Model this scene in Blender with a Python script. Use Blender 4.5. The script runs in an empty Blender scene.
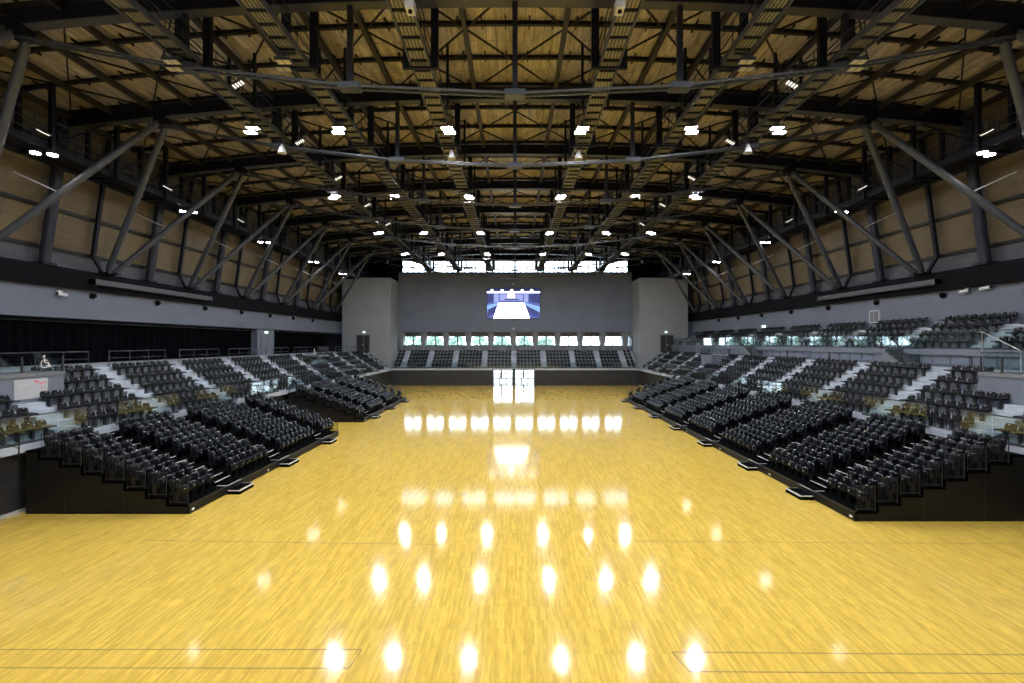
import bpy, math, random
from mathutils import Vector, Matrix
random.seed(7)
S = bpy.context.scene
COL = S.collection
F, CX, CY, EYE = 455.0, 515.0, 343.0, 6.4          # camera constants of the 1024x683 frame
ORD = ['zeroth', 'first', 'second', 'third', 'fourth', 'fifth', 'sixth', 'seventh', 'eighth', 'ninth', 'tenth',
       'eleventh', 'twelfth', 'thirteenth', 'fourteenth', 'fifteenth', 'sixteenth', 'seventeenth', 'eighteenth', 'nineteenth']

# ------------------------------------------------------------------ materials
def node(nt, kind, **inputs):
    n = nt.nodes.new(kind)
    for k, v in inputs.items():
        n.inputs[k.replace('_', ' ')].default_value = v
    return n

def mat(name, col, rough=0.5, metal=0.0, vary=0.12, scale=3.0, bump=0.0, spec=0.5, stretch=(1, 1, 1)):
    m = bpy.data.materials.new(name); m.use_nodes = True
    nt = m.node_tree; b = nt.nodes['Principled BSDF']
    tc = node(nt, 'ShaderNodeTexCoord'); mp = node(nt, 'ShaderNodeMapping'); mp.inputs['Scale'].default_value = stretch
    nz = node(nt, 'ShaderNodeTexNoise', Scale=scale, Detail=4.0)
    nt.links.new(tc.outputs['Object'], mp.inputs['Vector']); nt.links.new(mp.outputs['Vector'], nz.inputs['Vector'])
    rp = nt.nodes.new('ShaderNodeValToRGB'); e = rp.color_ramp.elements
    e[0].position = .3; e[1].position = .7
    e[0].color = (*[c * (1 - vary) for c in col], 1); e[1].color = (*[min(1, c * (1 + vary)) for c in col], 1)
    nt.links.new(nz.outputs['Fac'], rp.inputs['Fac']); nt.links.new(rp.outputs['Color'], b.inputs['Base Color'])
    b.inputs['Roughness'].default_value = rough; b.inputs['Metallic'].default_value = metal
    b.inputs['Specular IOR Level'].default_value = spec
    if bump:
        bp = node(nt, 'ShaderNodeBump', Strength=bump); bp.inputs['Distance'].default_value = .02
        nt.links.new(nz.outputs['Fac'], bp.inputs['Height']); nt.links.new(bp.outputs['Normal'], b.inputs['Normal'])
    return m

def emit(name, col, strength):
    m = bpy.data.materials.new(name); m.use_nodes = True; nt = m.node_tree
    b = nt.nodes['Principled BSDF']
    b.inputs['Base Color'].default_value = (.05, .05, .05, 1)
    b.inputs['Emission Color'].default_value = (*col, 1); b.inputs['Emission Strength'].default_value = strength
    return m

def glass(name, tint, base=.06):
    m = bpy.data.materials.new(name); m.use_nodes = True; nt = m.node_tree
    nt.nodes.remove(nt.nodes['Principled BSDF']); out = nt.nodes['Material Output']
    tr = node(nt, 'ShaderNodeBsdfTransparent', Color=(*tint, 1)); gl = node(nt, 'ShaderNodeBsdfGlossy', Roughness=.03)
    lw = node(nt, 'ShaderNodeLayerWeight', Blend=.5)
    pw = nt.nodes.new('ShaderNodeMath'); pw.operation = 'POWER'; pw.inputs[1].default_value = 4.0
    ma = nt.nodes.new('ShaderNodeMath'); ma.operation = 'MULTIPLY_ADD'; ma.inputs[1].default_value = 1 - base; ma.inputs[2].default_value = base
    mx = nt.nodes.new('ShaderNodeMixShader')
    nt.links.new(lw.outputs['Facing'], pw.inputs[0]); nt.links.new(pw.outputs[0], ma.inputs[0]); nt.links.new(ma.outputs[0], mx.inputs['Fac'])
    nt.links.new(tr.outputs[0], mx.inputs[1]); nt.links.new(gl.outputs[0], mx.inputs[2]); nt.links.new(mx.outputs[0], out.inputs['Surface'])
    return m

def planks(name, c1, c2, mortar, length, width, rough, vary_scale, coat=0.0, swap=True, tones=(.75, 1.2), mortar_size=.004, spec=.5):
    """Boards that run along Y (brick pattern turned a quarter), each with a tone of its own."""
    m = bpy.data.materials.new(name); m.use_nodes = True; nt = m.node_tree; b = nt.nodes['Principled BSDF']; L = nt.links.new
    tc = node(nt, 'ShaderNodeTexCoord'); mp = node(nt, 'ShaderNodeMapping')
    if swap:
        mp.inputs['Rotation'].default_value = (0, 0, math.pi / 2)
    L(tc.outputs['Object'], mp.inputs['Vector'])
    br = node(nt, 'ShaderNodeTexBrick', Scale=1.0)
    br.inputs['Brick Width'].default_value = length; br.inputs['Row Height'].default_value = width
    br.inputs['Mortar Size'].default_value = mortar_size; br.inputs['Bias'].default_value = 0.0
    br.inputs['Color1'].default_value = (*c1, 1); br.inputs['Color2'].default_value = (*c2, 1); br.inputs['Mortar'].default_value = (*mortar, 1)
    br.offset = .37; br.offset_frequency = 2
    L(mp.outputs['Vector'], br.inputs['Vector'])
    m2 = node(nt, 'ShaderNodeMapping'); m2.inputs['Scale'].default_value = vary_scale
    L(tc.outputs['Object'], m2.inputs['Vector'])
    nz = node(nt, 'ShaderNodeTexNoise', Scale=1.0, Detail=5.0, Roughness=.65); L(m2.outputs['Vector'], nz.inputs['Vector'])
    rp = nt.nodes.new('ShaderNodeValToRGB'); e = rp.color_ramp.elements
    e[0].position = .32; e[1].position = .68
    e[0].color = (tones[0],) * 3 + (1,); e[1].color = (tones[1],) * 3 + (1,)
    L(nz.outputs['Fac'], rp.inputs['Fac'])
    mx = nt.nodes.new('ShaderNodeMix'); mx.data_type = 'RGBA'; mx.blend_type = 'MULTIPLY'; mx.inputs['Factor'].default_value = 1
    L(br.outputs['Color'], mx.inputs[6]); L(rp.outputs['Color'], mx.inputs[7]); L(mx.outputs[2], b.inputs['Base Color'])
    b.inputs['Roughness'].default_value = rough
    b.inputs['Specular IOR Level'].default_value = spec
    b.inputs['Coat Weight'].default_value = coat; b.inputs['Coat Roughness'].default_value = .1
    return m

M = {}
M['floor'] = planks('maple_parquet', (.735, .507, .098), (.585, .381, .065), (.57, .37, .063), .85, .06, .088, (16, 2.0, 1), tones=(.86, 1.12), spec=.6)
M['line'] = mat('floor_seam', (.22, .13, .03), .5)
M['roof'] = planks('roof_boards', (.48, .42, .37), (.37, .315, .27), (.08, .065, .03), 2.48, .46, .42, (5, .8, 1), tones=(.6, 1.35), mortar_size=.012)
M['sidewood'] = planks('side_wall_boards', (.142, .106, .056), (.115, .086, .046), (.10, .07, .04), 3.7, .6, .6, (.8, 1.2, 6), tones=(.85, 1.15), swap=False)
M['wall'] = mat('grey_wall_paint', (.132, .148, .192), .7, vary=.05, scale=.5)
M['endwall'] = mat('dark_grey_acoustic_wall', (.155, .182, .25), .8, vary=.06, scale=.6)
M['tower'] = mat('warm_grey_plaster', (.25, .265, .285), .75, vary=.05, scale=.7)
M['band'] = mat('black_steel_band', (.0062, .0058, .0085), .7, spec=.06)
M['black'] = mat('black_cloth', (.002, .002, .0032), 1.0, spec=.05)
M['base'] = mat('dark_base_panel', (.024, .023, .025), .55, vary=.15)
M['concrete'] = mat('pale_concrete', (.37, .40, .46), .7, vary=.1, scale=1.2)
M['riser'] = mat('grey_riser_wall', (.15, .152, .175), .75, vary=.06)
M['steel'] = mat('blue_grey_steel', (.022, .024, .038), .45, spec=.3, vary=.1)
M['girder'] = mat('dark_navy_steel', (.008, .009, .017), .5, spec=.2, vary=.1)
M['flange'] = mat('grey_steel_flange', (.055, .054, .056), .5)
M['joist'] = mat('brown_black_steel', (.013, .0115, .011), .5, spec=.25)
M['strut'] = mat('grey_painted_strut', (.056, .062, .077), .42, vary=.06)
M['longbeam'] = mat('brown_painted_beam', (.034, .029, .025), .5, spec=.3)
M['tray'] = mat('catwalk_grating', (.30, .285, .265), .55, vary=.2, scale=8)
M['rail'] = mat('grey_rail_metal', (.05, .05, .056), .4, metal=.3)
M['darkrail'] = mat('dark_railing_paint', (.018, .018, .019), .45, spec=.3)
M['blackmetal'] = mat('black_powder_coat', (.008, .008, .009), .38)
M['deck'] = mat('black_deck_carpet', (.0014, .0015, .002), 1.0, spec=.03, bump=.2, scale=40)
M['panel'] = mat('black_side_panel', (.007, .0066, .0068), .5, spec=.25, vary=.1)
M['nosing'] = mat('pale_nosing_strip', (.55, .55, .56), .5)
M['seat'] = mat('black_leatherette', (.0022, .0027, .0052), .22, spec=.25, vary=.1, scale=6)
M['shell'] = mat('black_moulded_plastic', (.0026, .003, .005), .34, spec=.14, vary=.08)
M['silver'] = mat('silver_plate', (.75, .75, .75), .3, metal=.6)
M['bracket'] = mat('grey_seat_bracket', (.07, .07, .08), .45, metal=.3)
M['glass'] = glass('balustrade_glass', (.86, .93, .92), .085)
M['pane'] = glass('window_glass', (.97, .99, .99), .05)
M['notice'] = mat('notice_board_white', (.40, .40, .42), .6, vary=.03)
M['strip'] = mat('grey_strip_paint', (.075, .075, .092), .7)
M['white'] = mat('white_panel', (.75, .75, .76), .5, vary=.03)
M['red'] = mat('red_print', (.75, .10, .12), .5)
M['greyprint'] = mat('grey_print', (.5, .5, .52), .5)
M['lamp'] = emit('lit_led_panel', (.95, .985, 1.03), 525)
M['sidelamp'] = emit('lit_side_lamp', (1, .95, .88), 45)
M['slotlamp'] = emit('lit_slot_lamp', (1, .92, .8), 1.4)
M['dimlamp'] = mat('unlit_lamp_glass', (.62, .55, .42), .3)
M['exit'] = emit('exit_light', (.75, 1, .85), 2.5)
M['frame'] = mat('dark_window_frame', (.05, .052, .058), .4)
M['pier'] = mat('grey_window_pier', (.20, .20, .22), .6)
M['leaf'] = mat('tree_leaves', (.55, .68, .57), .8, vary=.2, scale=2)
M['bark'] = mat('tree_bark', (.12, .08, .05), .9)
M['ground'] = mat('pale_paving', (.5, .5, .48), .9)
M['camera'] = mat('white_camera_plastic', (.6, .6, .62), .4)

# ------------------------------------------------------------------ mesh helpers
class MB:
    def __init__(self): self.v, self.f, self.m, self.s = [], [], [], []
    def add(self, vs, fs, mi=0, smooth=False):
        o = len(self.v); self.v += [tuple(p) for p in vs]
        self.f += [tuple(i + o for i in q) for q in fs]; self.m += [mi] * len(fs); self.s += [smooth] * len(fs)
        return self
    def box(self, x0, x1, y0, y1, z0, z1, mi=0):
        x0, x1 = min(x0, x1), max(x0, x1); y0, y1 = min(y0, y1), max(y0, y1); z0, z1 = min(z0, z1), max(z0, z1)
        vs = [(x0, y0, z0), (x1, y0, z0), (x1, y1, z0), (x0, y1, z0), (x0, y0, z1), (x1, y0, z1), (x1, y1, z1), (x0, y1, z1)]
        return self.add(vs, [(3, 2, 1, 0), (4, 5, 6, 7), (0, 1, 5, 4), (1, 2, 6, 5), (2, 3, 7, 6), (3, 0, 4, 7)], mi)
    def bar(self, p0, p1, w, h, mi=0):
        p0, p1 = Vector(p0), Vector(p1); d = (p1 - p0).normalized()
        up = Vector((0, 0, 1)) if abs(d.z) < .95 else Vector((1, 0, 0))
        a = d.cross(up).normalized() * (w / 2); b = a.cross(d).normalized() * (h / 2)
        vs = [p0 - a - b, p0 + a - b, p0 + a + b, p0 - a + b, p1 - a - b, p1 + a - b, p1 + a + b, p1 - a + b]
        return self.add(vs, [(3, 2, 1, 0), (4, 5, 6, 7), (0, 1, 5, 4), (1, 2, 6, 5), (2, 3, 7, 6), (3, 0, 4, 7)], mi)
    def tube(self, pts, r, n=8, mi=0, radii=None):
        pts = [Vector(p) for p in pts]; o = []; fs = []
        for i, p in enumerate(pts):
            d = (pts[min(i + 1, len(pts) - 1)] - pts[max(i - 1, 0)]).normalized()
            up = Vector((0, 0, 1)) if abs(d.z) < .9 else Vector((1, 0, 0))
            a = d.cross(up).normalized(); b = a.cross(d).normalized(); rr = radii[i] if radii else r
            o += [p + (a * math.cos(t) + b * math.sin(t)) * rr for t in (2 * math.pi * k / n for k in range(n))]
        for i in range(len(pts) - 1):
            fs += [(i * n + k, i * n + (k + 1) % n, (i + 1) * n + (k + 1) % n, (i + 1) * n + k) for k in range(n)]
        self.add(o, fs, mi, n > 6)
        e = (len(pts) - 1) * n
        return self.add(o, [tuple(range(n - 1, -1, -1)), tuple(range(e, e + n))], mi)
    def prism(self, poly, vec, mi=0):
        n = len(poly); v = Vector(vec); a = [Vector(p) for p in poly]
        vs = a + [p + v for p in a]
        return self.add(vs, [tuple(range(n - 1, -1, -1)), tuple(range(n, 2 * n))] + [(k, (k + 1) % n, n + (k + 1) % n, n + k) for k in range(n)], mi)
    def pad(self, w, h, t, rt, rb, mtx, seg=4, bulge=.02, inset=.02, mi=0):
        """Upholstered slab: rounded outline in local XZ (z 0..h), front towards -Y, thickness t."""
        out = []
        for cx, cz, r, a0 in ((w / 2 - rt, h - rt, rt, 0), (-w / 2 + rt, h - rt, rt, 90), (-w / 2 + rb, rb, rb, 180), (w / 2 - rb, rb, rb, 270)):
            for k in range(seg + 1):
                a = math.radians(a0 + 90 * k / seg); out.append((cx + r * math.cos(a), cz + r * math.sin(a)))
        n = len(out); cz0 = h / 2
        def ring(y, sc):
            return [Vector((x * (1 - sc * 2 / w), y, cz0 + (z - cz0) * (1 - sc * 2 / h))) for x, z in out]
        rings = [ring(t / 2, inset * .5), ring(t / 4, 0), ring(-t / 4, 0), ring(-t / 2, inset), ring(-t / 2 - bulge, min(w, h) * .3)]
        vs = [mtx @ p for r in rings for p in r]; fs = []
        for i in range(len(rings) - 1):
            fs += [(i * n + k, i * n + (k + 1) % n, (i + 1) * n + (k + 1) % n, (i + 1) * n + k) for k in range(n)]
        fs += [tuple(range(n - 1, -1, -1)), tuple(range(4 * n, 5 * n))]
        return self.add(vs, fs, mi, True)
    def build(self, name, m, parent=None):
        ms = m if isinstance(m, (list, tuple)) else [m]
        me = bpy.data.meshes.new(name)
        vs = self.v
        if parent is not None:
            l = parent.location; q = parent
            while q.parent is not None:
                q = q.parent; l = l + q.location
            vs = [(a - l[0], b - l[1], c - l[2]) for a, b, c in vs]
        me.from_pydata(vs, [], self.f)
        for x in ms: me.materials.append(x)
        me.polygons.foreach_set('material_index', self.m); me.polygons.foreach_set('use_smooth', self.s); me.update()
        o = bpy.data.objects.new(name, me); COL.objects.link(o)
        if parent is not None: o.parent = parent
        return o

def tag(o, label, cat, group=None, kind=None):
    if label: o['label'] = label
    if cat: o['category'] = cat
    if group: o['group'] = group
    if kind: o['kind'] = kind
    return o
def struct(o, label=None, cat=None):
    o['kind'] = 'structure'
    if label: o['label'] = label
    if cat: o['category'] = cat
    return o
def thing(name, label, cat, loc, group=None, rz=0.0):
    o = bpy.data.objects.new(name, None); COL.objects.link(o); o.empty_display_size = .2
    o.location = loc; o.rotation_euler = (0, 0, rz)
    return tag(o, label, cat, group)
def copy_tree(root):
    c = root.copy(); COL.objects.link(c)
    for ch in root.children:
        k = ch.copy(); COL.objects.link(k); k.parent = c
        for g in ch.children:
            q = g.copy(); COL.objects.link(q); q.parent = k
    return c
def px(p):
    return CX + F * p[0] / max(p[1], .1), CY - F * (p[2] - EYE) / max(p[1], .1)
def side_word(s): return 'right' if s > 0 else 'left'

# ------------------------------------------------------------------ shell
FLOOR_Y0, FLOOR_Y1 = -6.0, 75.0
struct(MB().box(-28.5, 28.5, FLOOR_Y0, 70, -.2, 0).build('floor', M['floor']), 'glossy yellow maple strip floor of the arena', 'floor')
def seam(n, pts):
    b = MB()
    for p, q in zip(pts, pts[1:]):
        b.bar((p[0], p[1], .001), (q[0], q[1], .001), .02, .004)
    struct(b.build('trim_%d' % n, M['line']), 'thin dark outline of a hatch in the floor', 'floor seam')
seam(1, [(-18, 9.50), (-3.20, 9.50), (-3.27, 8.95), (-18, 8.98)])
seam(2, [(18, 9.25), (3.25, 9.42), (3.40, 8.86), (18, 8.74)])
seam(3, [(-12, 14.75), (-2.4, 14.45)])
seam(4, [(3.1, 14.7), (16, 14.5)])

def zr(x): return 21.25 - 1.0 * (x / 20.0) ** 2
n = 48; xs = [-27.6 + 55.2 * k / n for k in range(n + 1)]
poly = [(x, FLOOR_Y0, zr(x)) for x in xs] + [(x, FLOOR_Y0, zr(x) + .25) for x in reversed(xs)]
b = MB(); b.v = []
vs = [(x, FLOOR_Y0, zr(x)) for x in xs] + [(x, FLOOR_Y1 + .5, zr(x)) for x in xs]
vs += [(x, y, z + .25) for x, y, z in vs]
k2 = 2 * (n + 1); fs = []
for k in range(n):
    fs += [(k, k + n + 1, k + n + 2, k + 1), (k2 + k, k2 + k + 1, k2 + k + n + 2, k2 + k + n + 1)]
b.add(vs, fs, 0, True); struct(b.build('ceiling', M['roof']), 'vaulted golden timber roof deck above the steel', 'ceiling')

for s, side in ((-1, 'left'), (1, 'right')):
    w = MB().box(s * 27, s * 27.3, FLOOR_Y0, 75, 7.8 if s < 0 else 5.0, 9.7)
    struct(w.build('wall_' + side, M['wall']), 'plain grey upper side wall', 'wall')
    struct(MB().box(s * 26.65, s * 27.3, FLOOR_Y0, 75, 9.7, 10.87).build('trim_5' if s < 0 else 'trim_6', M['band']), 'black steel band above the grey side wall', 'beam')
    struct(MB().box(s * 27.25, s * 27.4, FLOOR_Y0, 75, 10.87, 11.9).build('trim_7' if s < 0 else 'trim_8', M['strip']), 'grey strip below the timber wall', 'wall')
    p = [(s * 27.3, FLOOR_Y0, 11.85), (s * 25.97, FLOOR_Y0, 19.7), (s * 26.17, FLOOR_Y0, 19.7), (s * 27.5, FLOOR_Y0, 11.85)]
    struct(MB().prism(p, (0, 81, 0)).build('wall_' + side + '_upper', M['sidewood']), 'leaning timber-boarded upper side wall', 'wall')
    def wx(z): return s * (27.3 - 1.2 * (z - 11.85) / 7.05)
    for nn, z in ((0, 11.95), (1, 14.2), (2, 16.6)):
        x = wx(z) - s * .06
        struct(MB().box(x - .09, x + .09, FLOOR_Y0, 75, z - .1, z + .1).build('trim_%d' % (9 + nn + (3 if s > 0 else 0)), M['joist']), 'dark horizontal rail on the timber wall', 'rail')

TY = [11.05 + 7.45 * k for k in range(9)]          # roof trusses along the hall
TY = [18.5 + 7.45 * k for k in range(-2, 8)]
FEET = [y + 3.65 for y in TY]

# wall columns: a thick round one at each truss and a thin flat one between
for s, side in ((-1, 'left'), (1, 'right')):
    place = 'above the black curtain' if s < 0 else 'above the seating gallery'
    for k, y in enumerate(TY[2:]):
        r = thing('wall_column', 'thick round grey column on the timber wall %s, %s from the camera' % (place, ORD[k + 1]), 'column', (s * 26.9, y, 10.87), 'round columns on the timber walls')
        MB().tube([(s * 26.85, y, 10.9), (s * 26.4, y, 14.2), (s * 25.6, y, 19.5)], .27, 14).build('shaft', M['steel'], r)
        MB().box(s * 26.5, s * 27.2, y - .38, y + .38, 10.87, 11.0).build('base_plate', M['girder'], r)
        r = thing('wall_post', 'thin black forked post on the timber wall %s, %s from the camera' % (place, ORD[k + 1]), 'post', (s * 26.9, y + 3.4, 10.87), 'thin posts on the timber walls')
        bb = MB().bar((s * 26.95, y + 3.1, 11.9), (s * 25.8, y + 3.0, 19.4), .2, .2).bar((s * 26.95, y + 3.1, 11.95), (s * 26.9, y + 3.75, 10.9), .16, .16)
        bb.build('shaft', M['girder'], r)

# near wall behind the camera
struct(MB().box(-28.5, 28.5, -6.3, -6, 0, 21.8).build('wall_near', M['wall']), 'grey wall behind the camera', 'wall')

# far end wall
struct(MB().box(-18.7, 18.7, 73, 73.3, 8.15, 17.7).build('wall_end', M['endwall']), 'broad dark grey wall above the far tier, around the screen', 'wall')
struct(MB().box(-18.7, 18.7, 73, 75.2, 17.62, 17.8).box(-18.7, 18.7, 73.3, 75.2, 8.15, 8.3).build('trim_15', M['riser']), 'grey ledges of the far end wall', 'trim')
struct(MB().box(-28.5, 28.5, 74.9, 75.2, 19.95, 22).box(18.6, 28.5, 75.0, 75.3, 0, 20).box(-28.5, -18.6, 75.0, 75.3, 0, 20).build('wall_end_upper', M['band']), 'black wall around the high windows', 'wall')
struct(MB().box(-18.7, 18.7, 74.4, 74.7, 4.6, 5.95).box(-18.7, 18.7, 74.4, 74.7, 7.55, 8.2).build('wall_end_lower', M['pier']), 'grey wall strips above and below the low windows', 'wall')
for s, side in ((-1, 'left'), (1, 'right')):
    t = MB().box(s * 18.62, s * 25.85, 68, 75, 2.32, 16.15)
    struct(t.build('wall_tower_' + side, M['tower']), 'tall pale grey stair tower beside the far wall', 'wall')
    d = struct(MB().box(s * 23.5, s * 21.6, 67.93, 68.02, 5.1, 7.7).build('door_%d' % (2 if s < 0 else 3), M['pier']), 'grey door in the stair tower', 'door')
    MB().box(s * 23.62, s * 22.6, 67.88, 67.95, 5.1, 7.55).box(s * 22.5, s * 21.75, 67.88, 67.95, 5.1, 7.55).build('leaf', M['base'], d)
    MB().box(s * 22.75, s * 22.68, 67.82, 67.9, 6.0, 6.3).build('handle', M['silver'], d)
    tag(MB().box(s * 22.7, s * 22.4, 67.85, 68.02, 7.95, 8.12).build('exit_sign', M['exit']), 'small lit exit light over the door in the %s stair tower' % side, 'exit sign')
    struct(MB().box(s * 18.52, s * 18.63, 72.1, 73.2, 5.1, 7.2).build('door_%d' % (4 if s < 0 else 5), M['frame']), 'dark door in the side of the stair tower', 'door')

# ---- high window band
wn = 1
for k in range(8):
    x0 = -18.6 + 4.65 * k; x1 = x0 + 4.65
    fr = MB().box(x0, x1, 74.75, 74.95, 17.8, 17.95).box(x0, x1, 74.75, 74.95, 19.85, 19.98).box(x0, x0 + .16, 74.75, 74.95, 17.8, 19.95).box(x1 - .16, x1, 74.75, 74.95, 17.8, 19.95)
    fr.box(x0, x1, 74.78, 74.92, 18.80, 18.95)
    for j in range(1, 5): fr.box(x0 + .93 * j - .07, x0 + .93 * j + .07, 74.78, 74.92, 17.8, 19.95)
    w = struct(fr.build('window_%d' % wn, M['frame']), 'gridded high window at the far end of the roof', 'window'); wn += 1
    MB().box(x0 + .05, x1 - .05, 74.84, 74.86, 17.85, 19.9).build('pane', M['pane'], w)
# ---- ten low windows with flared piers
WX = [-16.6 + 3.62 * k for k in range(10)]
for k, xc in enumerate(WX):
    a, c = xc - 1.3, xc + 1.3
    y0 = 74.25
    fr = MB().box(a - .3, c + .3, y0, y0 + .15, 5.95, 6.05).box(a - .3, c + .3, y0, y0 + .15, 7.45, 7.6).box(xc - .09, xc + .09, y0, y0 + .12, 6.0, 7.5)
    fr.prism([(a - .25, y0, 6.0), (a - .15, y0, 6.0), (a + .05, y0, 7.5), (a - .05, y0, 7.5)], (0, .15, 0)).prism([(c + .15, y0, 6.0), (c + .25, y0, 6.0), (c + .05, y0, 7.5), (c - .05, y0, 7.5)], (0, .15, 0))
    w = struct(fr.build('window_%d' % wn, M['frame']), 'low window behind the far tier', 'window'); wn += 1
    MB().box(a - .25, c + .25, y0 + .05, y0 + .07, 6.0, 7.5).build('pane', M['pane'], w)
for k in range(11):
    xc = -16.6 + 3.62 * (k - .5)
    if k == 0: xl, xr = -18.7, None
    p = [(xc - .30, 73.35, 5.9), (xc + .30, 73.35, 5.9), (xc + .58, 73.35, 8.15), (xc - .58, 73.35, 8.15)]
    struct(MB().prism(p, (0, 1.1, 0)).box(xc - .25, xc + .25, 73.1, 73.4, 4.6, 8.15).build('pillar_%d' % (k + 1), M['pier']), 'grey flared pier between the low windows', 'pillar')

# ---- glazed doors under the far tier
dd = struct(MB().box(-3.35, 3.0, 68.4, 68.6, 2.36, 2.5).box(-3.4, -3.25, 68.4, 68.6, 0, 2.5).box(2.9, 3.05, 68.4, 68.6, 0, 2.5).box(-.36, .0, 68.38, 68.6, 0, 2.5).build('door_1', M['frame']), 'wide glazed double doors to daylight under the far tier', 'door')
for x0, x1 in ((-3.25, -.36), (0, 2.9)):
    lf = MB()
    for j in range(4):
        xx = x0 + (x1 - x0) * j / 3
        lf.box(xx - .06, xx + .06, 68.45, 68.55, 0, 2.4)
    lf.box(x0, x1, 68.45, 68.55, .02, .12).box(x0, x1, 68.45, 68.55, 1.0, 1.1).box(x0, x1, 68.45, 68.55, 1.72, 1.82)
    q = lf.build('door_leaf', M['frame'], dd)
    MB().box(x0, x1, 68.49, 68.51, .05, 2.38).build('pane', M['pane'], q)

# ------------------------------------------------------------------ fixed terraces
ROWS, RD, RH, X0, Z0 = 5, .75, .5, 18.5, 2.6
FA = {1: [18.4 + 5.25 * k for k in range(-1, 10)], -1: [19.2 + 5.25 * k for k in range(-1, 10)]}   # aisle centres
def terrace_profile(x_end):
    p = [(X0 - .12, Z0 - .3), (X0 - .12, Z0)]
    for k in range(ROWS):
        p += [(X0 + RD * (k + 1), Z0 + RH * k), (X0 + RD * (k + 1), Z0 + RH * (k + 1))]
    p += [(x_end, Z0 + RH * ROWS), (x_end, Z0 + RH * ROWS - .3)]
    p += [(X0 + RD * ROWS, Z0 + RH * ROWS - .6)]
    return p
for s, side in ((-1, 'left'), (1, 'right')):
    pr = [(s * x, 6, z) for x, z in terrace_profile(28.0 if s < 0 else 23.5)]
    o = MB().prism(pr, (0, 62.2 if s < 0 else 62.2, 0)).build('floor_terrace_' + side, M['concrete'])
    struct(o, 'stepped pale concrete terrace of fixed seats', 'terrace')
    struct(MB().box(s * 18.7, s * 18.95, 6, 68.5, 0, 2.4).build('wall_terrace_' + side, M['base']), 'dark wall below the fixed terrace', 'wall')
    struct(MB().box(s * 18.66, s * 18.7, 6, 68.5, 0, .12).build('baseboard_' + side, M['greyprint']), 'pale skirting of the terrace wall', 'baseboard')
    for k, y in enumerate(FA[s]):
        st = MB()
        for r in range(ROWS):
            xa = X0 + RD * (r + 1)
            if y < 21 and r >= 3: continue
            st.box(s * (xa - .38), s * xa, y - .55, y + .55, Z0 + RH * r - .02, Z0 + RH * r + .25)
            st.box(s * (xa - .38), s * (xa - .35), y - .55, y + .55, Z0 + RH * r + .25, Z0 + RH * r + .256, 1)
        if y > 12:
            struct(st.build('stair_aisle_%s_%d' % (side, k), [M['concrete'], M['nosing']]), 'pale concrete aisle steps through the fixed seats', 'steps')
# far terrace
p = [(0, Z0 - .1 + .0)]
pr = [(-18.6, 68.38, Z0 - .3), (-18.6, 68.38, Z0)]
for k in range(ROWS):
    pr += [(-18.6, 68.5 + RD * (k + 1), Z0 + RH * k), (-18.6, 68.5 + RD * (k + 1), Z0 + RH * (k + 1))]
pr += [(-18.6, 74.6, Z0 + RH * ROWS), (-18.6, 74.6, Z0 + RH * ROWS - .4), (-18.6, 72.25, Z0 + RH * ROWS - .8)]
struct(MB().prism(pr, (37.2, 0, 0)).build('floor_terrace_end', M['concrete']), 'stepped terrace at the far end of the hall', 'terrace')
struct(MB().box(-18.9, -3.4, 68.5, 68.8, 0, 2.4).box(3.05, 18.9, 68.5, 68.8, 0, 2.4).build('wall_terrace_end', M['base']), 'dark panelled wall below the far terrace', 'wall')
EA = [(-16.9, .8), (-13.1, .8), (-9.2, .8), (-4.7, .8), (-.15, .8), (4.4, .8), (8.9, .8), (12.8, .8), (16.6, .8)]
for k, (x, w) in enumerate(EA):
    st = MB()
    for r in range(ROWS):
        ya = 68.5 + RD * (r + 1)
        st.box(x - w / 2, x + w / 2, ya - .38, ya, Z0 + RH * r - .02, Z0 + RH * r + .25)
    struct(st.build('stair_aisle_end_%d' % k, M['concrete']), 'pale aisle steps in the far terrace', 'steps')

# upper gallery on the right
GR, GX, GZ = 4, 23.9, 6.05
p = [(23.3, 5.75), (23.3, 6.05)]
for k in range(GR):
    p += [(GX + .75 * (k + 1), GZ + .45 * k), (GX + .75 * (k + 1), GZ + .45 * (k + 1))] if k < GR - 1 else [(27.1, GZ + .45 * k)]
p += [(27.1, 5.75)]
struct(MB().prism([(x, 6, z) for x, z in p], (0, 62, 0)).build('floor_gallery', M['concrete']), 'stepped floor of the upper gallery', 'terrace')
struct(MB().box(23.26, 23.31, 6, 68, 5.74, 6.07).build('trim_17', M['wall']), 'grey edge of the upper gallery', 'trim')
struct(MB().box(23.4, 23.6, 6, 68, 5.05, 5.76).build('wall_gallery_front', M['wall']), 'low grey wall below the upper gallery', 'wall')
for k, y in enumerate(FA[1]):
    st = MB()
    for r in range(GR - 1):
        xa = GX + .75 * (r + 1)
        st.box(xa - .38, xa, y - .5, y + .5, GZ + .45 * r - .02, GZ + .45 * r + .225)
    if y > 12: struct(st.build('stair_gallery_%d' % k, M['concrete']), 'pale aisle steps in the upper gallery', 'steps')

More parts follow.
